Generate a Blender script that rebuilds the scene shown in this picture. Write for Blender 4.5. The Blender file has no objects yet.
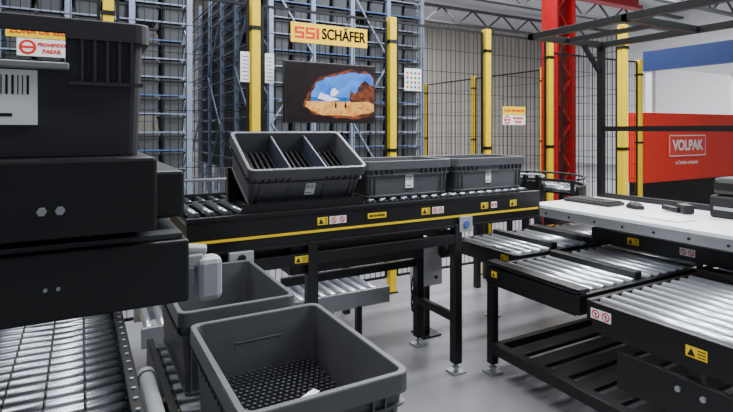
import bpy, math, random, bmesh
from mathutils import Vector, Matrix
random.seed(4)
C = bpy.context.scene.collection
def lin(c):
    return tuple((x/12.92 if x<=0.04045 else ((x+0.055)/1.055)**2.4) for x in c)
MC={}
def M(name, rgb, rough=0.5, metal=0.0, var=0.08, scale=12, emit=0.0, bump=0.0, stretch=None):
    if name in MC: return MC[name]
    m=bpy.data.materials.new(name); m.use_nodes=True
    nt=m.node_tree; b=nt.nodes['Principled BSDF']
    col=lin([x/255 for x in rgb])
    tc=nt.nodes.new('ShaderNodeTexCoord'); n=nt.nodes.new('ShaderNodeTexNoise')
    n.inputs['Scale'].default_value=scale; n.inputs['Detail'].default_value=5
    mp=nt.nodes.new('ShaderNodeMapping')
    if stretch: mp.inputs['Scale'].default_value=stretch
    nt.links.new(tc.outputs['Object'],mp.inputs['Vector']); nt.links.new(mp.outputs['Vector'],n.inputs['Vector'])
    r=nt.nodes.new('ShaderNodeValToRGB')
    r.color_ramp.elements[0].position=0.3; r.color_ramp.elements[1].position=0.7
    r.color_ramp.elements[0].color=(*[max(0,x*(1-var)) for x in col],1)
    r.color_ramp.elements[1].color=(*[min(1,x*(1+var)) for x in col],1)
    nt.links.new(n.outputs['Fac'],r.inputs['Fac']); nt.links.new(r.outputs['Color'],b.inputs['Base Color'])
    b.inputs['Roughness'].default_value=rough; b.inputs['Metallic'].default_value=metal
    if emit>0:
        nt.links.new(r.outputs['Color'],b.inputs['Emission Color']); b.inputs['Emission Strength'].default_value=emit
    if bump>0:
        bp=nt.nodes.new('ShaderNodeBump'); bp.inputs['Strength'].default_value=bump; bp.inputs['Distance'].default_value=0.004
        nt.links.new(n.outputs['Fac'],bp.inputs['Height']); nt.links.new(bp.outputs['Normal'],b.inputs['Normal'])
    MC[name]=m; return m
black=M('black_powder_coat',(8,8,10),0.42,0,0.2,40)
black2=M('black_plastic',(6,6,8),0.48,0,0.2,30)
greytote=M('grey_polypropylene',(82,83,87),0.42,0,0.06,18,bump=0.05)
greydark=M('dark_grey_polypropylene',(44,43,47),0.5,0,0.06,18,bump=0.05)
rackgrey=M('rack_bin_grey',(66,69,74),0.6,0,0.2,3)
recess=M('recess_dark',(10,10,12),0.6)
steel=M('roller_steel',(212,216,224),0.30,0.85,0.08,6,stretch=(30,1,30))
steeld=M('roller_steel_dark',(128,131,138),0.27,0.92,0.15,6)
alu=M('aluminium',(175,178,182),0.4,0.8,0.05)
galv=M('galvanised_rack_steel',(126,138,158),0.5,0.3,0.12,8)
bluesteel=M('blue_rack_steel',(66,92,138),0.5,0.1,0.1)
yellow=M('safety_yellow',(242,205,0),0.5,0,0.04)
yellowst=M('sticker_yellow',(250,210,15),0.5,0,0.02)
white=M('white_laminate',(238,239,242),0.3,0,0.02)
labelw=M('label_white',(240,240,238),0.6,0,0.03)
red=M('sign_red',(222,25,12),0.5,0,0.03)
ink=M('black_ink',(10,10,10),0.6)
wire=M('black_wire',(20,20,22),0.5,0.3)
redsteel=M('red_steel',(170,14,18),0.45,0,0.1)
orange=M('booth_red',(235,50,26),0.4,0,0.03)
lightgrey=M('light_grey_plastic',(160,162,165),0.45,0,0.04)
blued=M('fascia_blue',(20,48,105),0.5,0,0.05)
rubber=M('rubber',(20,20,21),0.8)

class B:
    def __init__(s): s.v=[]; s.f=[]; s.m=[]
    def box(s,x0,x1,y0,y1,z0,z1,m=0):
        n=len(s.v)
        s.v+=[(x0,y0,z0),(x1,y0,z0),(x1,y1,z0),(x0,y1,z0),(x0,y0,z1),(x1,y0,z1),(x1,y1,z1),(x0,y1,z1)]
        for f in [(0,3,2,1),(4,5,6,7),(0,1,5,4),(1,2,6,5),(2,3,7,6),(3,0,4,7)]:
            s.f.append([n+i for i in f]); s.m.append(m)
        return s
    def cyl(s,p0,p1,r,n=12,m=0,r2=None):
        p0=Vector(p0);p1=Vector(p1);d=(p1-p0).normalized()
        a=Vector((0,0,1)) if abs(d.z)<0.9 else Vector((1,0,0))
        u=d.cross(a).normalized(); w=d.cross(u); k=len(s.v)
        r2=r if r2 is None else r2
        for p,rr in ((p0,r),(p1,r2)):
            for i in range(n):
                t=2*math.pi*i/n; s.v.append(tuple(p+u*rr*math.cos(t)+w*rr*math.sin(t)))
        for i in range(n):
            j=(i+1)%n; s.f.append([k+i,k+j,k+n+j,k+n+i]); s.m.append(m)
        s.f.append([k+i for i in range(n)][::-1]); s.m.append(m)
        s.f.append([k+n+i for i in range(n)]); s.m.append(m)
        return s
    def bar(s,p0,p1,w,h,m=0):
        p0=Vector(p0);p1=Vector(p1);d=(p1-p0).normalized()
        a=Vector((0,0,1)) if abs(d.z)<0.95 else Vector((1,0,0))
        u=d.cross(a).normalized()*w/2; q=u.cross(d).normalized()*h/2; k=len(s.v)
        for p in (p0,p1):
            for a1,b1 in ((-1,-1),(1,-1),(1,1),(-1,1)): s.v.append(tuple(p+u*a1+q*b1))
        for f in [(0,1,2,3),(7,6,5,4),(0,4,5,1),(1,5,6,2),(2,6,7,3),(3,7,4,0)]:
            s.f.append([k+i for i in f]); s.m.append(m)
        return s
    def tube(s,pts,r,n=8,m=0):
        for a,b in zip(pts[:-1],pts[1:]): s.cyl(a,b,r,n,m)
        return s
    def poly(s,pts,m=0):
        k=len(s.v); s.v+=[tuple(p) for p in pts]; s.f.append(list(range(k,k+len(pts)))); s.m.append(m); return s
def link(o): C.objects.link(o); return o
def meshobj(name,b,mats,off=(0,0,0),bevel=0,smooth=False):
    me=bpy.data.meshes.new(name)
    me.from_pydata([(x-off[0],y-off[1],z-off[2]) for x,y,z in b.v],[],b.f)
    if not isinstance(mats,(list,tuple)): mats=[mats]
    for m in mats: me.materials.append(m)
    for p,mi in zip(me.polygons,b.m): p.material_index=mi
    me.update()
    bm=bmesh.new(); bm.from_mesh(me); bmesh.ops.recalc_face_normals(bm,faces=bm.faces)
    bm.to_mesh(me); bm.free()
    if smooth:
        for p in me.polygons: p.use_smooth = len(p.vertices)==4
    o=bpy.data.objects.new(name,me); link(o)
    if bevel:
        md=o.modifiers.new('bevel','BEVEL'); md.width=bevel; md.segments=2; md.limit_method='ANGLE'
    return o
def thing(name,label,cat,loc=(0,0,0),rot=(0,0,0),group=None):
    e=bpy.data.objects.new(name,None); e.empty_display_size=0.05; e.location=loc; e.rotation_euler=rot; link(e)
    e["label"]=label; e["category"]=cat
    if group: e["group"]=group
    return e
def part(parent,name,b,mats,bevel=0,smooth=False,label=None,world=True):
    off=Vector((0,0,0))
    if world:
        p=parent
        while p is not None: off=off+Vector(p.location); p=p.parent
    o=meshobj(name,b,mats,off,bevel,smooth); o.parent=parent
    if label: o["label"]=label
    return o
def solo(name,label,cat,b,mats,base,group=None,bevel=0,smooth=False,kind=None):
    o=meshobj(name,b,mats,base,bevel,smooth); o.location=base
    if kind=='structure': o["kind"]=kind
    else:
        o["label"]=label; o["category"]=cat
        if group:o["group"]=group
        if kind:o["kind"]=kind
    return o
def text(parent,name,s,size,loc,plane,mat,bold=0.0,ext=0.001,align='CENTER',sx=1.0,world=True):
    cu=bpy.data.curves.new('t','FONT'); cu.body=s; cu.size=size; cu.align_x=align; cu.align_y='CENTER'; cu.offset=bold; cu.extrude=ext
    t=bpy.data.objects.new('t',cu); link(t)
    bpy.context.view_layer.update()
    me=bpy.data.meshes.new_from_object(t.evaluated_get(bpy.context.evaluated_depsgraph_get()))
    bpy.data.objects.remove(t); me.name=name; me.materials.clear(); me.materials.append(mat)
    for p in me.polygons: p.material_index=0
    o=bpy.data.objects.new(name,me); link(o)
    off=Vector((0,0,0)); p=parent
    while p is not None and world: off=off+Vector(p.location); p=p.parent
    o.parent=parent; o.location=Vector(loc)-off; o.scale=(sx,1,1)
    o.rotation_euler=(math.radians(90),0,0 if plane=='Y' else math.radians(-90))
    return o
def mapper(plane,c):
    if plane=='Y': return lambda u,v,o:(c[0]+u,c[1]-o,c[2]+v)
    return lambda u,v,o:(c[0]-o,c[1]-u,c[2]+v)
def rect2(b,f,u0,u1,v0,v1,o,m): b.poly([f(u0,v0,o),f(u1,v0,o),f(u1,v1,o),f(u0,v1,o)],m)
def disc2(b,f,u,v,r,o,m,n=18): b.poly([f(u+r*math.cos(2*math.pi*i/n),v+r*math.sin(2*math.pi*i/n),o) for i in range(n)],m)
def sticker(th,plane,c,w,h,kind):
    b=B(); f=mapper(plane,c)
    mats=[yellowst,labelw,red,ink]
    e=0.0012
    def plate(u0,u1,m):
        if plane=='Y': b.box(c[0]+u0,c[0]+u1,c[1]-e,c[1]+0.001,c[2]-h/2,c[2]+h/2,m)
        else: b.box(c[0]-e,c[0]+0.001,c[1]-u1,c[1]-u0,c[2]-h/2,c[2]+h/2,m)
    if kind=='yellow':
        plate(-w/2,w/2,0)
        t=h*0.36
        b.poly([f(-w/2+h*.15,-t,.002),f(-w/2+h*.15+2*t,-t,.002),f(-w/2+h*.15+t,t,.002)],3)
        for i in range(3): rect2(b,f,-w/2+h*1.05,w/2-h*.12,h*(.22-i*.28),h*(.32-i*.28),.002,3)
    elif kind=='warn':
        plate(-w/2,w/2,1)
        for s in (-1,1):
            disc2(b,f,s*w/4,0,min(h,w/2)*.42,.002,2); disc2(b,f,s*w/4,0,min(h,w/2)*.30,.0026,1)
            rect2(b,f,s*w/4-h*.06,s*w/4+h*.10,-h*.16,h*.16,.003,3)
            k=min(h,w/2)*.25
            b.poly([f(s*w/4-k,k-.002,.0036),f(s*w/4-k+.003,k+.001,.0036),f(s*w/4+k,-k+.002,.0036),f(s*w/4+k-.003,-k-.001,.0036)],2)
    elif kind=='plain': plate(-w/2,w/2,0)
    return part(th,'sticker',b,mats)

# ---------------------------------------------------------------- totes
def rring(w,l,r,z,n=4):
    pts=[]
    for cx,cy,a0 in ((w/2-r,l/2-r,0),(-w/2+r,l/2-r,90),(-w/2+r,-l/2+r,180),(w/2-r,-l/2+r,270)):
        for i in range(n+1):
            a=math.radians(a0+90*i/n); pts.append((cx+r*math.cos(a),cy+r*math.sin(a),z))
    return pts
def tote_body(W,L,H,rimh=.05,t=.018,simple=False,ribs=True):
    b=B(); n=1 if simple else 4
    prof=[(.028,0),(.016,H-rimh),(.0,H-rimh),(.0,H-.004),(.003,H),(t-.003,H),(t,H-.004),(t+.004,H-.06),(t+.014,.012)]
    if not simple:
        prof=[(.030,0),(.026,.012),(.030,.016),(.018,H-rimh-.035),(.006,H-rimh-.035),(.006,H-rimh-.030),(.015,H-rimh-.029),(.015,H-rimh),(.0,H-rimh),(.0,H-.003),(.002,H),(t-.002,H),(t,H-.003),(t+.004,H-.06),(t+.014,.012)]
    if not simple and not ribs:
        prof=[(.024,0),(.014,H-.045),(.0,H-.045),(.0,H-.003),(.002,H),(t-.002,H),(t,H-.003),(t+.006,.012)]
    rings=[]
    for ins,z in prof:
        k=len(b.v); rr=rring(W-2*ins,L-2*ins,max(.03-ins*.4,.008),z,n); b.v+=rr; rings.append((k,len(rr)))
    for (a,na),(c,_) in zip(rings[:-1],rings[1:]):
        for i in range(na):
            j=(i+1)%na; b.f.append([a+i,a+j,c+j,c+i]); b.m.append(0)
    k,na=rings[0]; b.f.append([k+i for i in range(na)][::-1]); b.m.append(0)
    k,na=rings[-1]; b.f.append([k+i for i in range(na)]); b.m.append(0)
    if not simple and ribs:
        zz0=H-rimh-.03; zz1=H-rimh
        x=-W/2+.05
        while x<W/2-.04:
            if abs(x)>.09:
                b.box(x-.002,x+.002,-L/2+.002,-L/2+.016,zz0,zz1); b.box(x-.002,x+.002,L/2-.016,L/2-.002,zz0,zz1)
            x+=.035
        y=-L/2+.05
        while y<L/2-.04:
            b.box(-W/2+.002,-W/2+.016,y-.002,y+.002,zz0,zz1); b.box(W/2-.016,W/2-.002,y-.002,y+.002,zz0,zz1)
            y+=.035
        for sx in (-1,1):
            for o in (.045,.075):
                b.box(sx*(W/2-o)-.002,sx*(W/2-o)+.002,-L/2+.014,-L/2+.026,.02,zz0)
    return b
def barcode(th,u,v,w,h,yy):
    b=B()
    b.box(u-w/2,u+w/2,yy,yy+.008,v-h/2,v+h/2,0)
    x=u-w/2+w*.08
    while x<u+w/2-w*.12:
        k=random.choice([.015,.03])*w; b.poly([(x,yy-.0006,v+h*.05),(x+k,yy-.0006,v+h*.05),(x+k,yy-.0006,v+h*.4),(x,yy-.0006,v+h*.4)],1); x+=k+.04*w
    b.poly([(u-w*.4,yy-.0006,v-h*.35),(u+w*.2,yy-.0006,v-h*.35),(u+w*.2,yy-.0006,v-h*.29),(u-w*.4,yy-.0006,v-h*.29)],1)
    part(th,'barcode_label',b,[labelw,ink],world=False)
def make_tote(label,W,L,H,loc,rot=(0,0,0),mat=greytote,handle=True,lab=None,group=None):
    th=thing('plastic_tote',label,'tote',loc,rot,group)
    part(th,'body',tote_body(W,L,H),mat,world=False)
    if handle:
        for s in (-1,1):
            b=B(); y=s*(L/2-.02); zc=H-.105; hw=.072; hh=.02
            ya,yb=(y-.014,y+.004) if s<0 else (y-.004,y+.014)
            b.box(-hw-.008,hw+.008,ya,yb,zc+hh,zc+hh+.007); b.box(-hw-.008,hw+.008,ya,yb,zc-hh-.007,zc-hh)
            b.box(-hw-.008,-hw,ya,yb,zc-hh,zc+hh); b.box(hw,hw+.008,ya,yb,zc-hh,zc+hh)
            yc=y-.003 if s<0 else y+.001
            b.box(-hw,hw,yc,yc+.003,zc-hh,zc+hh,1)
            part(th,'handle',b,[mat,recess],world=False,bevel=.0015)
    if lab:
        u,v,w,h=lab
        barcode(th,u,v,w,h,-L/2+.030-.012*(v/H)-.008)
    return th

HT=.305
ht=thing('plastic_tote','large dark grey tote with wide grip openings on the black shuttle','tote',(-.156,1.506,1.442))
ob=part(ht,'body',tote_body(.6,.42,HT,ribs=False,t=.02),greydark,world=False)
def cut(o,boxes):
    for bx in boxes:
        c=meshobj('cutter',B().box(*bx),greydark); c.parent=o.parent
        md=o.modifiers.new('b','BOOLEAN'); md.operation='DIFFERENCE'; md.object=c; md.solver='EXACT'
        bpy.context.view_layer.update()
        me=bpy.data.meshes.new_from_object(o.evaluated_get(bpy.context.evaluated_depsgraph_get()))
        o.modifiers.clear(); o.data=me; bpy.data.objects.remove(c)
cut(ob,[(-.127,.127,-.25,-.16,.205,.272),(-.125,.128,.15,.25,.255,.40)])
part(ht,'grip_ledge',B().box(-.135,.135,-.215,-.186,.190,.205),M('ledge_grey',(130,130,134),.4),world=False,bevel=.003)
for s in (-1,1):
    b=B()
    for x in (.16,.185,.21,.235,.26): b.box(s*x-.003,s*x+.003,-.209,-.195,.165,.262)
    b.box(min(s*.135,s*.285),max(s*.135,s*.285),-.209,-.195,.158,.166)
    part(ht,'stiffening_ribs',b,greydark,world=False)
barcode(ht,0.0,.128,.15,.118,-.196)
t1=make_tote('open grey plastic tote holding a studded black insert',.44,.6,.30,(.518,1.38,.585))
t2=make_tote('open empty grey plastic tote behind another tote',.42,.6,.30,(.495,2.09,.585),lab=(-.04,.13,.07,.05))
make_tote('grey plastic tote with barcode label standing level on conveyor',.62,.4,.215,(1.715,2.715,1.105),handle=False,lab=(0,.09,.055,.08),group='totes on the picking conveyor')
make_tote('grey plastic tote with barcode label beside the conveyor end',.62,.4,.215,(2.36,2.715,1.105),handle=False,lab=(-.02,.09,.045,.08),group='totes on the picking conveyor')
tilt=math.radians(27)
tt=make_tote('grey tote tilted forward, split by two dividers',.66,.42,.22,(1.04,2.71,1.20),rot=(tilt,0,0),handle=False,lab=(.02,.085,.055,.07),group='totes on the picking conveyor')
for x in (-.10,.10):
    part(tt,'divider',B().box(x-.005,x+.005,-.19,.19,.012,.205),M('divider_grey',(62,68,84),.45),world=False)
for x in (-.205,0,.205):
    b=B()
    b.box(x-.085,x+.085,-.16,.16,.012,.05)
    for i in range(11):
        xx=x-.078+i*.0156
        b.box(xx-.002,xx+.002,-.15,.15,.05,.11 if i%2 else .125)
    part(tt,'slotted_insert',b,recess,world=False)
zi=.70
b=B(); b.box(.345,.695,1.135,1.625,.60,zi)
for i in range(18):
    for j in range(25):
        x=.356+i*.0190+(.009 if j%2 else 0); y=1.147+j*.0194
        if x<.688: b.cyl((x,y,zi),(x,y,zi+.024),.0082,6,0,r2=.005)
solo('studded_insert','black studded rubber insert lying in the bottom of a grey tote','insert',b,M('insert_black',(42,43,47),.38),(.518,1.38,.60))
for k,(x,y,r) in enumerate([(.575,1.37,.5),(.605,1.30,-.35)]):
    b=B()
    b.bar((x-.04*math.cos(r),y-.04*math.sin(r),zi+.028+.008*k),(x+.04*math.cos(r),y+.04*math.sin(r),zi+.030+.010*k),.025,.002)
    solo('paper_tag','small white paper tag lying on the black insert','tag',b,labelw,(x,y,zi+.026),group='paper tags in the tote')

# ---------------------------------------------------------------- conveyor builder
def rollers(th,axis,a0,a1,pitch,b0,b1,ztop,r,mat,n=16,bands=0):
    base=None; L=b1-b0; a=a0
    bb=B()
    q=(lambda t:(0,t,0)) if axis=='X' else (lambda t:(t,0,0))
    bb.cyl(q(0),q(L),r,n); bb.cyl(q(-.008),q(0),r*.4,8,1); bb.cyl(q(L),q(L+.008),r*.4,8,1)
    for i in range(bands):
        c=L*(i+1)/(bands+1); bb.cyl(q(c-.004),q(c+.004),r*1.03,n,1)
    while a<a1:
        loc=Vector((a,b0,ztop-r)) if axis=='X' else Vector((b0,a,ztop-r))
        if base is None:
            base=meshobj('roller',bb,[mat,black2],smooth=True); base.parent=th; base.location=loc-Vector(th.location)
        else:
            o=base.copy(); C.objects.link(o); o.location=loc-Vector(th.location)
        a+=pitch
def legpart(th,x,y,z1,w=.05):
    part(th,'leg',B().box(x-w/2,x+w/2,y-w/2,y+w/2,.06,z1),black,bevel=.003)
    b=B(); b.cyl((x,y,.012),(x,y,.07),.012); b.box(x-.045,x+.045,y-.045,y+.045,0,.012); b.cyl((x,y,.03),(x,y,.042),.024,6)
    part(th,'foot',b,alu)

pc=thing('picking_conveyor','black raised roller conveyor with yellow stripe and warning stickers','conveyor',(1.6,2.7,0))
X0,X1=.43,2.75
part(pc,'side_beam',B().box(X0,X1,2.47,2.50,.90,1.085).box(X0,X1,2.462,2.47,1.065,1.085).box(X0,X1,2.462,2.47,.90,.915),black,bevel=.002)
part(pc,'side_beam',B().box(X0,X1,2.95,2.98,.90,1.085),black,bevel=.002)
part(pc,'stripe',B().box(X0,X1-.02,2.466,2.471,.962,.974),yellow)
rollers(pc,'X',X0+.05,X1-.03,.075,2.51,2.94,1.105,.022,steeld)
part(pc,'crossbeam',B().box(X0,X0+.04,2.50,2.95,.93,1.05),black); part(pc,'crossbeam',B().box(X1-.04,X1,2.5,2.95,.93,1.04),black)
part(pc,'drive_housing',B().box(.95,1.80,2.50,2.92,.74,.90),black2,bevel=.006)
part(pc,'drive_housing',B().box(.55,.95,2.53,2.90,.80,.90),black2,bevel=.006)
part(pc,'cross_rail',B().box(.48,2.05,2.46,2.50,.80,.86),black,bevel=.003); part(pc,'cross_rail',B().box(1.99,2.07,2.50,2.92,.80,.86),black,bevel=.003)
for x,y in ((2.03,2.485),(2.06,2.93),(1.06,2.485),(1.26,2.93)): legpart(pc,x,y,.92,.055)
part(pc,'stretcher',B().box(2.03,2.06,2.5,2.93,.30,.35),black); part(pc,'stretcher',B().box(1.06,2.03,2.93,2.96,.55,.60),black)
b=B()
b.box(.72,1.36,2.86,2.90,1.09,1.29); b.box(.70,1.38,2.49,2.515,1.085,1.13)
for x in (.76,1.32): b.bar((x,2.51,1.11),(x,2.88,1.27),.03,.03)
part(pc,'tilt_cradle',b,black)
for x,w,k in ((1.12,.06,'yellow'),(1.21,.10,'warn'),(1.45,.12,'logo'),(1.79,.06,'yellow'),(1.88,.085,'warn'),(2.25,.06,'yellow'),(2.5,.06,'yellow'),(2.33,.05,'warn')):
    if k=='logo':
        sticker(pc,'Y',(x,2.462,1.022),w,.030,'plain'); text(pc,'lettering','SSI SCHÄFER',.018,(x,2.4595,1.022),'Y',ink,.0002)
    else: sticker(pc,'Y',(x,2.47,1.018),w,.040,k)
for x in (.60,1.0): sticker(pc,'Y',(x,2.46,.832),.08,.035,'yellow')
b=B(); b.box(2.035,2.135,2.452,2.462,.87,.965); b.cyl((2.085,2.452,.917),(2.085,2.444,.917),.022,20,1)
part(pc,'control_plate',b,[lightgrey,M('badge_blue',(60,105,175),.4)],bevel=.002,label='light grey control plate with blue round badge')
b=B(); b.box(.62,.74,2.44,2.47,.855,.91); b.cyl((.68,2.44,.88),(.68,2.43,.88),.02,16,1)
part(pc,'control_plate',b,[lightgrey,ink],bevel=.003)
mb=thing('control_cabinet','light grey control box with dangling cables under the conveyor','cabinet',(2.22,3.0,0))
part(mb,'body',B().box(2.10,2.34,3.02,3.10,.36,.72),M('cabinet_grey',(190,190,188),.5),bevel=.008)
part(mb,'stand',B().box(2.2,2.24,3.04,3.08,0,.37).box(2.14,2.30,2.98,3.14,0,.012),black)
for k in range(3):
    pts=[(2.10-.015*k+.05*math.sin(t*.55+k),3.0-.02*k,.66-.055*t) for t in range(9)]
    part(mb,'cable',B().tube(pts,.006,6),rubber)
part(mb,'motor',B().cyl((2.30,2.98,.62),(2.46,2.98,.62),.055,16).box(2.34,2.42,2.92,3.02,.64,.70),black2,bevel=.004)
for p in ((2.16,.66),(2.28,.42)): part(mb,'cover_screw',B().cyl((p[0],3.02,p[1]),(p[0],3.012,p[1]),.012,12),black2)

lc=thing('low_roller_conveyor','low steel roller conveyor passing under the picking conveyor','conveyor',(1.2,3.35,0))
rollers(lc,'X',.35,1.93,.08,3.17,3.58,.36,.025,steel)
part(lc,'side_beam',B().box(.3,1.95,3.13,3.16,.26,.375),alu,bevel=.003); part(lc,'side_beam',B().box(.3,1.95,3.59,3.62,.26,.375),alu)
for x in (.6,1.7):
    for y in (3.145,3.605): legpart(lc,x,y,.27,.04)

def lane(label,x0,x1,y0,y1,zt,pitch,legs,stick=(),zd=.14):
    th=thing('roller_conveyor',label,'conveyor',((x0+x1)/2,(y0+y1)/2,0),group='parallel roller conveyors beside the workstation')
    rollers(th,'X',x0+.07,x1-.03,pitch,y0+.04,y1-.04,zt+.008,.026,steel,n=20)
    part(th,'side_beam',B().box(x0,x1,y0,y0+.03,zt-.10,zt),black,bevel=.002)
    part(th,'side_beam',B().box(x0,x1,y1-.03,y1,zt-.10,zt),black,bevel=.002)
    part(th,'end_plate',B().box(x0,x0+.03,y0+.03,y1-.03,zt-zd,zt-.005),black,bevel=.002)
    for i in range(4):
        xx=x0+.3+i*(x1-x0-.4)/3; part(th,'cross_member',B().box(xx,xx+.04,y0+.03,y1-.03,zt-.11,zt-.07),black2)
    for x,y in legs: legpart(th,x,y,zt-.09)
    for c,w,h,k in stick: sticker(th,'X',c,w,h,k)
    return th
la=lane('black roller conveyor with bright steel rollers and warning stickers',2.2,4.7,.80,1.68,.66,.086,((2.23,1.17),(4.5,1.62),(4.5,.84)),(((2.2,1.60,.60),.11,.05,'warn'),((2.2,1.16,.585),.085,.045,'yellow')),zd=.15)
lb=lane('black roller conveyor with steel rollers on a tall black leg',2.2,4.7,1.72,2.40,.66,.086,((2.225,2.37),(4.5,1.76),(4.5,2.36)),(((2.2,2.33,.62),.045,.035,'yellow'),),zd=.11)
lcn=lane('steel roller conveyor running beneath the picking conveyor end',2.55,5.3,2.47,3.12,.66,.092,((2.9,3.09),(5.0,2.5),(5.0,3.09)),(((2.55,2.6,.62),.07,.035,'yellow'),),zd=.11)
part(lb,'cover_plate',B().box(2.20,2.28,1.72,2.40,.668,.69),black,bevel=.003)
part(lb,'transfer_strip',B().box(2.72,2.78,1.76,2.36,.64,.70),black2,bevel=.003)
part(la,'transfer_strip',B().box(3.10,3.2,.84,1.64,.64,.70),black2,bevel=.003)
part(lcn,'transfer_strip',B().box(3.3,3.4,2.5,3.09,.64,.70),black2,bevel=.003)
part(lcn,'transfer_strip',B().box(2.9,2.96,2.5,3.09,.64,.70),black2,bevel=.003)
part(la,'front_rail',B().box(2.18,2.24,.80,2.34,.14,.20),black,bevel=.003)
part(la,'lower_panel',B().box(2.18,2.21,.80,1.50,.30,.47),black,bevel=.003)
for y0,y1 in ((.80,.86),(2.30,2.34)): part(la,'lower_rail',B().box(2.24,4.4,y0,y1,.14,.2),black)
for i in range(9):
    y=.93+i*.155; part(la,'slat',B().box(2.24,4.4,y,y+.10,.15,.175),black,bevel=.002)
for y,z in ((1.22,.42),(1.12,.42),(1.17,.17)):
    part(la,'bolt',B().cyl((2.18,y,z),(2.168,y,z),.012,8),alu)

# ---------------------------------------------------------------- workstation
ws=thing('packing_workstation','white-topped packing workstation with black overhead frame','workstation',(3.33,2.0,0))
part(ws,'tabletop',B().box(2.955,3.72,.9,2.75,.925,.95),white,bevel=.004)
part(ws,'edge_rail',B().box(2.96,2.99,.9,2.74,.865,.922),alu,bevel=.002); part(ws,'edge_rail',B().box(3.0,3.7,2.70,2.74,.86,.922),alu,bevel=.002)
for y in (2.72,.95): part(ws,'post',B().box(3.72,3.77,y-.025,y+.025,0,2.22),black,bevel=.003)
for y0 in (2.62,1.0): part(ws,'table_bracket',B().box(3.0,3.72,y0,y0+.04,.80,.86),black)
for bx in ((2.93,3.77,2.695,2.745),(2.93,2.98,.9,2.745),(3.72,3.77,.9,2.745),(2.93,3.77,1.95,1.99)):
    part(ws,'overhead_bar',B().box(*bx,2.175,2.22),black,bevel=.002)
part(ws,'overhead_bar',B().box(3.30,3.34,1.97,2.7,2.18,2.21),black)
part(ws,'brace',B().bar((3.72,2.72,1.98),(3.52,2.72,2.19),.03,.03),black)
part(ws,'back_rail',B().box(3.73,3.76,.9,2.7,1.49,1.53),black); part(ws,'back_panel',B().box(3.72,3.735,.95,2.70,.95,.99),black)
for i in range(8): part(ws,'hole_cap',B().cyl((2.959,2.6-.2*i,.893),(2.954,2.6-.2*i,.893),.008,10),ink)
kb=thing('keyboard','slim black keyboard on the white table','keyboard',(3.38,2.50,.95))
part(kb,'case',B().box(3.27,3.46,2.32,2.70,.951,.974),black2,bevel=.004)
b=B()
for i in range(5):
    for j in range(14): b.box(3.284+i*.034,3.312+i*.034,2.337+j*.0252,2.359+j*.0252,.974,.982)
part(kb,'keys',b,M('key_dark',(26,26,29),.5))
def blob(name,label,cat,c,sx,sy,sz,mat):
    me=bpy.data.meshes.new(name); bm=bmesh.new(); bmesh.ops.create_uvsphere(bm,u_segments=20,v_segments=12,radius=1)
    for v in bm.verts:
        z=v.co.z if v.co.z>0 else v.co.z*.15
        v.co=Vector((v.co.x*sx*(1-.12*v.co.y),v.co.y*sy,(z+.15)*sz))
    bm.to_mesh(me); bm.free(); me.materials.append(mat)
    for p in me.polygons:p.use_smooth=True
    th=thing(name,label,cat,c); o=bpy.data.objects.new('shell',me); link(o); o.parent=th
    w=B(); w.cyl((-.004,sy*.45,sz*1.0),(.004,sy*.45,sz*1.0),.009,12); part(th,'scroll_wheel',w,lightgrey,world=False)
    return th
blob('computer_mouse','black computer mouse on the white table','mouse',(3.38,2.19,.9505),.040,.066,.042,black2)
sc=thing('handheld_scanner','black handheld barcode scanner lying on the table','scanner',(3.48,1.97,.95))
part(sc,'grip',B().bar((3.46,1.93,.968),(3.50,2.06,.972),.04,.03),black2,bevel=.006)
part(sc,'head',B().bar((3.44,1.86,.982),(3.52,1.95,.982),.07,.055),black2,bevel=.008)
pp=thing('paper_stack','white paper pad on the white table','paper',(3.2,1.9,.95))
part(pp,'sheets',B().box(3.08,3.26,1.72,1.96,.951,.958),labelw)
lp=thing('label_printer','black label printer standing at the table edge','printer',(3.58,1.66,.95))
part(lp,'body',B().box(3.48,3.70,1.55,1.76,.951,1.09),black2,bevel=.015)
part(lp,'cover',B().box(3.49,3.69,1.56,1.75,1.09,1.20),black,bevel=.03)
part(lp,'slot',B().box(3.475,3.482,1.58,1.73,1.0,1.02),lightgrey)
hb=thing('drive_unit','black drive housing with stickers under the white table','machine',(3.25,1.95,.66))
part(hb,'body',B().box(3.22,3.36,1.3,2.42,.70,.80),black2,bevel=.006)
sticker(hb,'X',(3.22,2.1,.755),.08,.045,'yellow'); sticker(hb,'X',(3.22,1.75,.755),.09,.045,'warn')
for bx in ((3.24,3.28,1.69,1.71),(3.30,3.34,2.41,2.43)): part(hb,'support',B().box(*bx,.0,.70),black)

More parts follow.
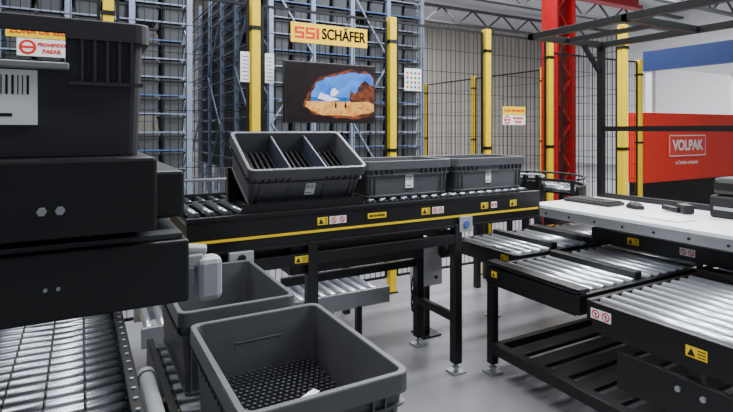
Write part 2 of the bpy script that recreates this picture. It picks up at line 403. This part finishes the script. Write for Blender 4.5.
def arc(cx,cy,r,a0,a1,z,n=20): return [(cx+r*math.cos(math.radians(a0+(a1-a0)*i/n)),cy+r*math.sin(math.radians(a0+(a1-a0)*i/n)),z) for i in range(n+1)]
def loopconv(label,cx,cy,r0,r1,a0,a1,z,ymin,ymax):
    th=thing('curved_conveyor',label,'conveyor',(cx,cy,0),group='curved conveyors')
    for r in (r0,r1):
        b=B(); p=arc(cx,cy,r,a0,a1,z+.10); b.tube(p,.010,8); part(th,'guard_rail',b,black if r==r1 else alu,smooth=True)
        b=B(); p1=arc(cx,cy,r,a0,a1,z-.10)
        for i in range(20): b.bar((p1[i][0],p1[i][1],z-.03),(p1[i+1][0],p1[i+1][1],z-.03),.02,.14)
        part(th,'side_plate',b,black)
    for i in range(25):
        b=B(); a=math.radians(a0+(a1-a0)*(i+.5)/25); b.cyl((cx+(r0+.02)*math.cos(a),cy+(r0+.02)*math.sin(a),z),(cx+(r1-.02)*math.cos(a),cy+(r1-.02)*math.sin(a),z),.02,10)
        part(th,'roller',b,steeld,smooth=True)
    for a in (a0+8,a0+(a1-a0)*.25,(a0+a1)/2,a1-8):
        for r in (r0,r1):
            x=cx+r*math.cos(math.radians(a)); y=cy+r*math.sin(math.radians(a))
            if ymin<y<ymax: part(th,'leg',B().box(x-.02,x+.02,y-.02,y+.02,0.0,z-.05),black)
            part(th,'rail_bracket',B().box(x-.012,x+.012,y-.012,y+.012,z-.02,z+.10),black)
loopconv('black curved roller conveyor with tubular guard rails',3.55,3.38,.18,.52,80,-80,.98,3.16,3.95)
loopconv('black curved roller conveyor with tubular guard rails',.25,3.10,.16,.50,90,270,1.0,2.96,3.12)
bk=thing('transport_conveyor','long black conveyor running in front of the safety fence','conveyor',(2.2,3.65,0))
for y0 in (3.46,3.86): part(bk,'side_beam',B().box(.6,3.45,y0,y0+.03,.88,1.03),black)
rollers(bk,'X',.65,3.43,.09,3.5,3.85,1.02,.02,steeld)
for x in (.8,1.9,3.3):
    part(bk,'leg',B().box(x-.025,x+.025,3.70,3.75,0,.95).box(x-.02,x+.02,3.46,3.89,.84,.88),black)
part(bk,'guard_rail',B().cyl((.6,3.88,1.13),(3.4,3.88,1.13),.011,8),alu,smooth=True)

# ---------------------------------------------------------------- left machine
sh=thing('shuttle_lift','black shuttle carriage of a lifting station holding a tote','machine',(-.3,1.5,0))
part(sh,'carriage',B().box(-.75,.15,1.22,1.76,1.275,1.44),black,bevel=.008)
part(sh,'side_cover',B().box(.15,.225,1.32,1.9,1.285,1.40),black,bevel=.008)
part(sh,'lower_beam',B().box(-.75,.222,1.24,1.42,1.10,1.245),black,bevel=.006); part(sh,'lower_beam',B().box(-.75,.20,1.5,1.8,1.16,1.245),black,bevel=.006)
part(sh,'belt',B().box(-.75,.21,1.26,1.75,1.247,1.258),M('belt_grey',(60,62,66),.6))
part(sh,'arm',B().box(.19,.26,1.27,1.31,1.17,1.20).cyl((.19,1.29,1.215),(.27,1.29,1.205),.014,12),lightgrey,bevel=.004)
part(sh,'hand_grip',B().box(.245,.305,1.26,1.32,1.085,1.19),lightgrey,bevel=.014,label='light grey plastic grip')
for x in (-.068,-.036): part(sh,'bolt',B().cyl((x,1.22,1.335),(x,1.210,1.335),.009,6),alu)
for x in (-.063,-.040): part(sh,'bolt',B().cyl((x,1.24,1.17),(x,1.234,1.17),.004,6),alu)
for y0 in (1.3,1.66): part(sh,'mast',B().box(-.83,-.75,y0,y0+.08,0.015,1.9),black)
part(sh,'base_plate',B().box(-.87,-.71,1.26,1.78,0,.015),black)

lr=thing('wide_roller_conveyor','wide low conveyor of closely spaced steel rollers','conveyor',(-.2,1.6,0))
rollers(lr,'Y',.75,2.9,.066,-.54,.125,.66,.027,steeld,n=20,bands=5)
part(lr,'side_beam',B().box(.13,.165,.7,2.95,.52,.685),black,bevel=.003); part(lr,'side_beam',B().box(-.59,-.555,.7,2.95,.52,.685),black)
for i in range(30): part(lr,'roller_cap',B().cyl((.147,.78+i*.07,.684),(.147,.78+i*.07,.690),.007,8),alu)
for x in (-.57,.147):
    for y in (.8,2.2): legpart(lr,x,y,.53)
tl=thing('narrow_roller_conveyor','narrow low roller conveyor carrying the open totes','conveyor',(.5,1.7,0))
rollers(tl,'Y',.9,2.42,.08,.29,.70,.583,.024,steel)
part(tl,'side_beam',B().box(.255,.283,.85,2.44,.46,.575),black,bevel=.003); part(tl,'side_beam',B().box(.707,.735,.85,2.44,.46,.575),black,bevel=.003)
for y in (.95,2.3):
    for x in (.27,.72): legpart(tl,x,y,.47,.03)
part(tl,'drive_tube',B().cyl((.21,1.15,.60),(.21,2.0,.60),.026,18).cyl((.21,1.12,.60),(.21,1.15,.60),.032,18).cyl((.21,2.0,.60),(.21,2.03,.60),.032,18),lightgrey,smooth=True,label='grey steel drive tube')
for y in (1.3,1.85): part(tl,'tube_bracket',B().box(.2,.26,y,y+.03,.50,.575),black)

# ---------------------------------------------------------------- fence
def post(x,y,h=2.54,w=.07):
    th=thing('fence_post','yellow steel safety fence post with black clamps','post',(x,y,0),group='yellow fence posts')
    part(th,'column',B().box(x-w/2,x+w/2,y-w/2,y+w/2,.01,h),yellow,bevel=.004)
    part(th,'base_plate',B().box(x-.045,x+.045,y-.045,y+.045,0,.01),black)
    for z in (.4,1.3,2.3): part(th,'clamp',B().box(x-w/2-.006,x+w/2+.006,y-w/2-.006,y+w/2+.006,z,z+.03),black)
def panel(p0,p1,z0=.15,z1=2.5,dx=.055,dz=.21):
    p0=Vector((p0[0],p0[1],0));p1=Vector((p1[0],p1[1],0)); d=(p1-p0); L=d.length; d.normalize(); p0=p0+d*.06; p1=p1-d*.06; L-=.12
    mid=(p0+p1)/2
    th=thing('wire_fence','black wire mesh safety fence held between yellow posts','fence',tuple(mid),group='wire mesh fences')
    b=B(); n=int(L/dx)
    for i in range(1,n):
        p=p0+d*(L*i/n); b.bar((p.x,p.y,z0),(p.x,p.y,z1),.0045,.0045)
    nz=int((z1-z0)/dz)
    for i in range(1,nz):
        z=z0+(z1-z0)*i/nz; b.bar((p0.x,p0.y,z),(p1.x,p1.y,z),.0045,.0045)
    part(th,'wire_mesh',b,wire)
    b=B()
    for z in (z0,z1): b.bar((p0.x,p0.y,z),(p1.x,p1.y,z),.02,.02)
    for p in (p0,p1): b.bar((p.x,p.y,z0),(p.x,p.y,z1),.02,.02)
    part(th,'frame',b,wire)
FY=4.0
xs=[-1.3,.17,1.22,2.51,3.67,4.60]
for x in xs: post(x,FY)
for a,c in zip(xs[:-1],xs[1:]): panel((a,FY),(c,FY))
post(4.68,3.16); panel((4.68,3.95),(4.68,3.16))
for x in (5.3,7.2): post(x,4.6)
panel((5.3,4.6),(7.2,4.6))
for y in (9.24,7.66,5.95): post(6.7,y)
panel((6.7,9.24),(6.7,7.66),dx=.1); panel((6.7,7.66),(6.7,5.95),dx=.1)

SY=3.9977
def flatsign(name,label,x0,x1,z0,z1,y,mat,group=None,th_=.01):
    th=thing(name,label,'sign',((x0+x1)/2,y,z0),group=group)
    part(th,'board',B().box(x0,x1,y-th_,y,z0,z1),mat,bevel=.001); return th
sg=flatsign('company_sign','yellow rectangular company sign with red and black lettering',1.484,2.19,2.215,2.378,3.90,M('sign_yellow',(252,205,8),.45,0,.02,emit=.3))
# angular SSI mark: block letters with slanted ends
f=mapper('Y',(1.515,3.8895,2.25)); b=B()
def blockS(u,w,h):
    t=h*.2
    rect2(b,f,u,u+w,0,t,0,0); rect2(b,f,u,u+w,(h-t)/2,(h+t)/2,0,0); rect2(b,f,u,u+w,h-t,h,0,0)
    rect2(b,f,u,u+t*1.2,(h+t)/2,h-t,0,0); rect2(b,f,u+w-t*1.2,u+w,t,(h-t)/2,0,0)
blockS(.0,.085,.094); blockS(.095,.085,.094); rect2(b,f,.19,.217,0,.094,0,0)
part(sg,'red_lettering',b,red)
text(sg,'lettering','SCHÄFER',.125,(1.96,3.888,2.297),'Y',ink,.0015,sx=.80)
text(sg,'lettering','SCHÄFER',.125,(1.964,3.888,2.2985),'Y',ink,.0015,sx=.80)
for x in (1.6,2.05): part(sg,'bracket',B().box(x,x+.03,3.90,3.985,2.25,2.35),black)
tv=thing('television','flat wall screen showing a view out of a rocky cave','television',(1.84,3.9,1.56))
part(tv,'bezel',B().box(1.42,2.257,3.87,3.91,1.56,2.06),black2,bevel=.006)
part(tv,'mount',B().box(1.78,1.90,3.91,3.985,1.7,1.9),black)
sb=B(); f=mapper('Y',(1.8385,3.87,1.81)); w,h=.405,.236
def pic(name,c1,c2,scale,e):
    m=bpy.data.materials.new(name); m.use_nodes=True; nt=m.node_tree; bs=nt.nodes['Principled BSDF']
    tc=nt.nodes.new('ShaderNodeTexCoord'); n=nt.nodes.new('ShaderNodeTexNoise'); n.inputs['Scale'].default_value=scale; n.inputs['Detail'].default_value=10; n.inputs['Distortion'].default_value=1.0
    r=nt.nodes.new('ShaderNodeValToRGB'); r.color_ramp.elements[0].position=.35; r.color_ramp.elements[1].position=.65
    r.color_ramp.elements[0].color=(*lin([x/255 for x in c1]),1); r.color_ramp.elements[1].color=(*lin([x/255 for x in c2]),1)
    nt.links.new(tc.outputs['Object'],n.inputs['Vector']); nt.links.new(n.outputs['Fac'],r.inputs['Fac'])
    nt.links.new(r.outputs['Color'],bs.inputs['Emission Color']); bs.inputs['Emission Strength'].default_value=e
    bs.inputs['Base Color'].default_value=(.005,.005,.005,1); bs.inputs['Roughness'].default_value=.3
    return m
mats=[pic('screen_cave',(14,6,12),(50,22,24),5,.6),pic('screen_sky',(25,100,225),(90,165,250),5,1.5),pic('screen_sand',(215,130,50),(255,200,110),18,1.4),pic('screen_rock',(52,24,16),(165,85,45),14,1.0),pic('screen_white',(225,235,250),(255,255,255),5,1.6),pic('screen_sea',(10,55,125),(40,120,200),12,1.3)]
def jit(pts,k=3,a=.009):
    out=[]
    for i,(x,y) in enumerate(pts):
        x2,y2=pts[(i+1)%len(pts)]
        for j in range(k):
            t=j/k; out.append((x+(x2-x)*t+random.uniform(-a,a),y+(y2-y)*t+random.uniform(-a,a)))
    return out
def pp2(pts,o,m,a=.009):
    sb.poly([f(max(-w,min(w,(x-.03)*1.12)),max(-h,min(h,y*1.12)),o) for x,y in jit(pts,3,a)],m)
rect2(sb,f,-w,w,-h,h,.001,0)
pp2([(-.16,.0),(-.11,.08),(-.03,.13),(.08,.16),(.2,.18),(.36,.17),(.41,.12),(.41,-.14),(.36,-.18),(.18,-.19),(.02,-.18),(-.10,-.16),(-.20,-.10)],.002,3)
pp2([(-.14,-.02),(-.10,.07),(-.02,.115),(.10,.14),(.22,.16),(.36,.15),(.40,.06),(.40,-.04),(-.14,-.05)],.003,1)
pp2([(-.14,-.035),(.40,-.03),(.40,-.07),(-.15,-.07)],.004,5,.004)
pp2([(-.18,-.07),(.10,-.065),(.40,-.05),(.40,-.13),(.22,-.17),(-.05,-.165),(-.18,-.11)],.005,2,.005)
pp2([(.17,-.03),(.19,.02),(.22,.00),(.26,.07),(.31,.10),(.40,.06),(.40,-.07),(.18,-.06)],.006,3)
pp2([(.01,-.01),(.03,.03),(.06,.035),(.08,.005),(.06,-.02),(.03,-.025)],.007,4,.004); pp2([(-.09,-.04),(-.06,.0),(.0,-.02),(.09,-.05),(.0,-.06)],.0072,4,.004)
for x in (.05,.13): pp2([(x,-.10),(x+.01,-.05),(x+.02,-.10),(x+.015,-.12)],.0075,0,.002)
part(tv,'screen',sb,mats)
for x0,x1,z0,z1,lab in ((-.36,-.08,1.985,2.10,'a'),(3.89,4.216,1.555,1.66,'b')):
    g=flatsign('warning_sign','white and yellow no entry warning sign on the fence',x0,x1,z0,z1,SY,labelw,'no entry signs')
    xm=(x0+x1)/2; hh=z1-z0
    if lab=='a': part(g,'yellow_band',B().box(-.42,.13,SY-.01,SY,2.105,2.19),yellowst); text(g,'lettering','ZONA DE SEGURIDAD',.05,(-.145,SY-.012,2.147),'Y',red,.0008)
    else: part(g,'yellow_band',B().box(x0,x1,SY-.01,SY,1.665,1.75),yellowst); text(g,'lettering','ZONA SEGURIDAD',.034,(xm,SY-.012,1.707),'Y',red,.0006)
    f=mapper('Y',(x0+.06,SY-.01,(z0+z1)/2)); b=B(); disc2(b,f,0,0,hh*.42,.001,0); disc2(b,f,0,0,hh*.28,.0015,1); b.box(x0+.06-hh*.3,x0+.06+hh*.3,SY-.0125,SY-.0105,(z0+z1)/2-.008,(z0+z1)/2+.008,0)
    part(g,'prohibition_symbol',b,[red,labelw])
    cx=x0+(.195 if lab=='a' else .22)
    text(g,'lettering','PROHIBIDO',.030,(cx,SY-.012,z0+hh*.68),'Y',red,.0012)
    text(g,'lettering','PASAR',.036,(cx,SY-.012,z0+hh*.3),'Y',red,.0012)
g=flatsign('dotted_notice','white notice with rows of coloured dots on the fence',2.65,2.84,1.87,2.08,SY,labelw)
b=B(); f=mapper('Y',(2.745,SY-.01,1.975))
for i in range(4):
    for j in range(4): disc2(b,f,-.066+i*.044,-.07+j*.044,.013,.001,(i+j)%3,10)
part(g,'dots',b,[red,M('dot_green',(60,150,80)),M('dot_blue',(60,100,170))])
for x in (1.10,1.30):
    g=flatsign('narrow_notice','narrow white notice strip beside a yellow post',x,x+.075,1.88,2.12,SY,labelw,'narrow notices')
    b=B(); f=mapper('Y',(x+.037,SY-.01,2.0))
    for j in range(7): rect2(b,f,-.025,.025,-.1+j*.03,-.095+j*.03,.001,0)
    part(g,'print',b,[ink])

# ---------------------------------------------------------------- racks
def rack(label,axis,o,length,depth,h,bays,levels):
    th=thing('storage_rack',label,'shelf',(o[0],o[1],0),group='tall tote storage racks')
    def P(a,b_,z): return (o[0]+a,o[1]+b_,z) if axis=='X' else (o[0]+b_,o[1]+a,z)
    for i in range(bays+1):
        a=length*i/bays
        for d_ in (0,depth):
            b=B(); p=P(a,d_,0); b.box(p[0]-.035,p[0]+.035,p[1]-.035,p[1]+.035,0,h)
            part(th,'upright',b,galv)
        b=B(); z=.2; k=0
        while z<h-.4:
            b.bar(P(a,0 if k%2 else depth,z),P(a,depth if k%2 else 0,z+.35),.02,.02); z+=.35;k+=1
        part(th,'frame_brace',b,galv)
    for i in range(bays):
        a0=length*i/bays; a1=length*(i+1)/bays
        if i%2==0:
            b=B(); z=.6; k=0
            while z<h-1:
                b.bar(P(a0 if k%2 else a1,-.045,z),P(a1 if k%2 else a0,-.045,z+1.),.025,.025); z+=1.;k+=1
            part(th,'cross_brace',b,galv)
    for l,z in enumerate(levels):
        for d_ in (-.02,depth+.02):
            b=B(); p=P(0,d_,0); q=P(length,d_,0); b.bar((p[0],p[1],z-.010),(q[0],q[1],z-.010),.02,.018)
            part(th,'shelf_beam',b,bluesteel if l%3==2 else galv)
    return th
PZ=.235
levels=[.78+PZ*i for i in range(15)]
HR=4.3
rack('tall galvanised storage rack packed with grey totes','X',(-1.5,7.0),2.75,.6,HR,4,levels)
rack('tall galvanised storage rack packed with grey totes','X',(2.36,7.0),2.62,.6,HR,4,levels)
rack('tall galvanised storage rack lining a deep aisle','Y',(2.36,7.75),5.2,.6,HR,5,levels)
rack('tall galvanised storage rack closing off an aisle','X',(.9,13.2),1.9,.6,HR,2,levels)
cnt=0
def bins(W,L,pos):
    global cnt
    proto=None
    for x,y,z in pos:
        if cnt>=300: break
        if proto is None:
            proto=meshobj('storage_tote',tote_body(W,L,.20,rimh=.03,simple=True),[rackgrey]); o=proto
        else: o=proto.copy(); C.objects.link(o)
        o.location=(x,y,z); cnt+=1
        o["label"]='grey plastic storage tote on a rack shelf'; o["category"]='tote'; o["group"]='totes in the storage racks'
def fillX(x0,length,bays,xmin,y):
    bw=length/bays; W=bw/2-.045; pos=[]
    for z in levels:
        for i in range(bays):
            for k in (-1,1):
                x=x0+bw*i+bw/2+k*(W/2+.006)
                if x<xmin or (z<1.45 and x<.7) or random.random()<.04: continue
                pos.append((x,y,z))
    bins(W,.56,pos)
fillX(2.36,2.62,4,0,7.29); fillX(-1.5,2.75,4,-1.0,7.29)
pos=[]
for z in levels:
    for i in range(4):
        for k in (-1,1):
            if random.random()<.04: continue
            pos.append((2.66,7.75+1.04*i+.52+k*.238,z))
bins(.56,.455,pos)

# ---------------------------------------------------------------- hall
flm=M('floor_concrete',(134,133,137),.35,0,.07,1.5)
solo('floor','','',B().box(-8,22,-4,20,-.05,0),flm,(0,0,0),kind='structure')
wallm=M('wall_panel',(172,166,157),.7,0,.05,.6)
b=B(); b.box(-8,22,17,17.2,0,6)
for i in range(60): b.box(-8+i*.5,-8+i*.5+.06,16.96,17,0,6)
solo('wall_back','','',b,wallm,(7,17,0),kind='structure')
solo('wall_right','','',B().box(20,20.2,-4,17,0,6),M('wall_white',(240,241,243),.7),(20,7,0),kind='structure')
solo('ceiling','','',B().box(-8,22,-4,20,6,6.1),M('ceiling_grey',(210,212,216),.8),(7,8,6),kind='structure')
for k,y in enumerate((8.5,11,14)):
    b=B(); b.box(-8,20,y,y+.2,5.2,5.26); b.box(-8,20,y,y+.2,5.74,5.8)
    x=-8
    while x<18.5: b.bar((x,y+.1,5.23),(x+.7,y+.1,5.77),.05,.05); b.bar((x+.7,y+.1,5.77),(x+1.4,y+.1,5.23),.05,.05); x+=1.4
    solo('trim_%d'%(k+1),'','',b,M('truss_grey',(75,75,78),.6),(6,y,5.2),kind='structure')
rc=thing('steel_column','red painted steel lattice column','column',(6.53,5.5,0))
part(rc,'flange',B().box(6.33,6.37,5.35,5.65,0,5.9),redsteel); part(rc,'flange',B().box(6.71,6.75,5.35,5.65,0,5.9),redsteel)
part(rc,'web',B().box(6.37,6.71,5.49,5.51,0,5.9),M('red_steel_dark',(120,10,14),.5))
b=B(); z=.2;k=0
while z<5.5: b.bar((6.38 if k%2 else 6.70,5.40,z),(6.70 if k%2 else 6.38,5.40,z+.35),.035,.035); z+=.35;k+=1
part(rc,'lacing',b,redsteel)
part(rc,'beam',B().box(6.75,8.6,5.42,5.6,3.62,3.68).box(6.75,8.6,5.42,5.6,4.0,4.06).box(6.75,8.6,5.5,5.52,3.68,4.0),redsteel)
vb=thing('exhibition_counter','glossy red exhibition booth wall with white outlined sign','booth',(9.1,5.2,0))
part(vb,'panel',B().box(7.69,10.9,4.86,5.1,.66,1.78),orange,bevel=.01)
part(vb,'plinth',B().box(7.72,10.9,4.90,5.1,0,.66),black2)
part(vb,'sign_plate',B().box(8.37,9.48,4.84,4.86,1.05,1.43),M('plate_red',(235,66,46),.4),bevel=.01)
f=mapper('Y',(8.925,4.838,1.24)); b=B(); wo,ho=.54,.175
for u0,u1,v0,v1 in ((-wo,wo,ho-.015,ho),(-wo,wo,-ho,-ho+.015),(-wo,-wo+.015,-ho,ho),(wo-.015,wo,-ho,ho)): rect2(b,f,u0,u1,v0,v1,0,0)
part(vb,'outline',b,labelw)
text(vb,'lettering','VOLPAK',.235,(8.925,4.836,1.24),'Y',labelw,.008,sx=1.0)
text(vb,'lettering','a Coesia company',.09,(8.925,4.855,.96),'Y',labelw,.001)
fb=thing('exhibition_stand','white exhibition stand with dark blue fascia and downlights','booth',(13,5,0))
part(fb,'fascia',B().box(11.57,11.7,.5,7.3,2.88,3.34),blued)
part(fb,'canopy',B().box(11.7,15.5,.5,7.3,3.0,3.06),white)
part(fb,'back_wall',B().box(15.5,15.6,.5,7.3,0,3.06),white)
part(fb,'column',B().box(11.6,11.75,7.1,7.25,0,2.88),white)
for x in (12.3,13.3,14.3):
    for y in (3,4,5,6): part(fb,'downlight',B().cyl((x,y,3.0),(x,y,2.97),.12,14),M('lamp_glow',(255,250,240),.5,emit=8))
part(fb,'counter',B().box(14.8,15.4,3.5,6.5,0,1.1),M('stand_grey',(120,122,128),.6)); part(fb,'shelf',B().box(15.2,15.5,2,7,1.75,1.9),M('stand_grey',(120,122,128),.6))

# ---------------------------------------------------------------- lights
def area(loc,size,energy,rot=(0,0,0),col=(.95,.975,1),sy=None):
    l=bpy.data.lights.new('ceiling_light','AREA'); l.energy=energy; l.shape='RECTANGLE'; l.size=size; l.size_y=sy or size; l.color=col
    o=bpy.data.objects.new('ceiling_light',l); o.location=loc; o.rotation_euler=rot; link(o)
area((1.5,1.2,4.6),2.2,100,sy=.3); area((3.5,2.4,4.6),2.2,160,sy=.3); area((.2,3.0,4.8),2.2,100,sy=.3)
area((5.0,.3,4.6),2.5,300,sy=.5,rot=(0,math.radians(20),0)); area((-1.0,.5,4.6),2.0,40,sy=.3)
area((4.6,5.2,5.0),2.6,230,sy=.6,rot=(math.radians(-25),math.radians(15),0)); area((-.6,5.2,5.0),2.4,120,sy=.5,rot=(math.radians(-25),0,0))
area((2.5,5.4,5.2),4,170,rot=(math.radians(25),0,0),sy=.6); area((9,8,5.6),4,520); area((9,13,5.6),5,560); area((14,8,5.6),4,800)
area((1.6,10,5.6),2,110)
w=bpy.data.worlds.new('World'); bpy.context.scene.world=w; w.use_nodes=True
w.node_tree.nodes['Background'].inputs[0].default_value=(.75,.83,.97,1); w.node_tree.nodes['Background'].inputs[1].default_value=.26
cam=bpy.data.cameras.new('Camera'); co=bpy.data.objects.new('Camera',cam); link(co)
cam.sensor_width=36; cam.lens=510/733*36; cam.shift_y=-76/733; cam.clip_start=.02
co.location=(0,0,1.5); co.rotation_euler=(math.radians(90),0,-math.radians(29.3))
bpy.context.scene.camera=co
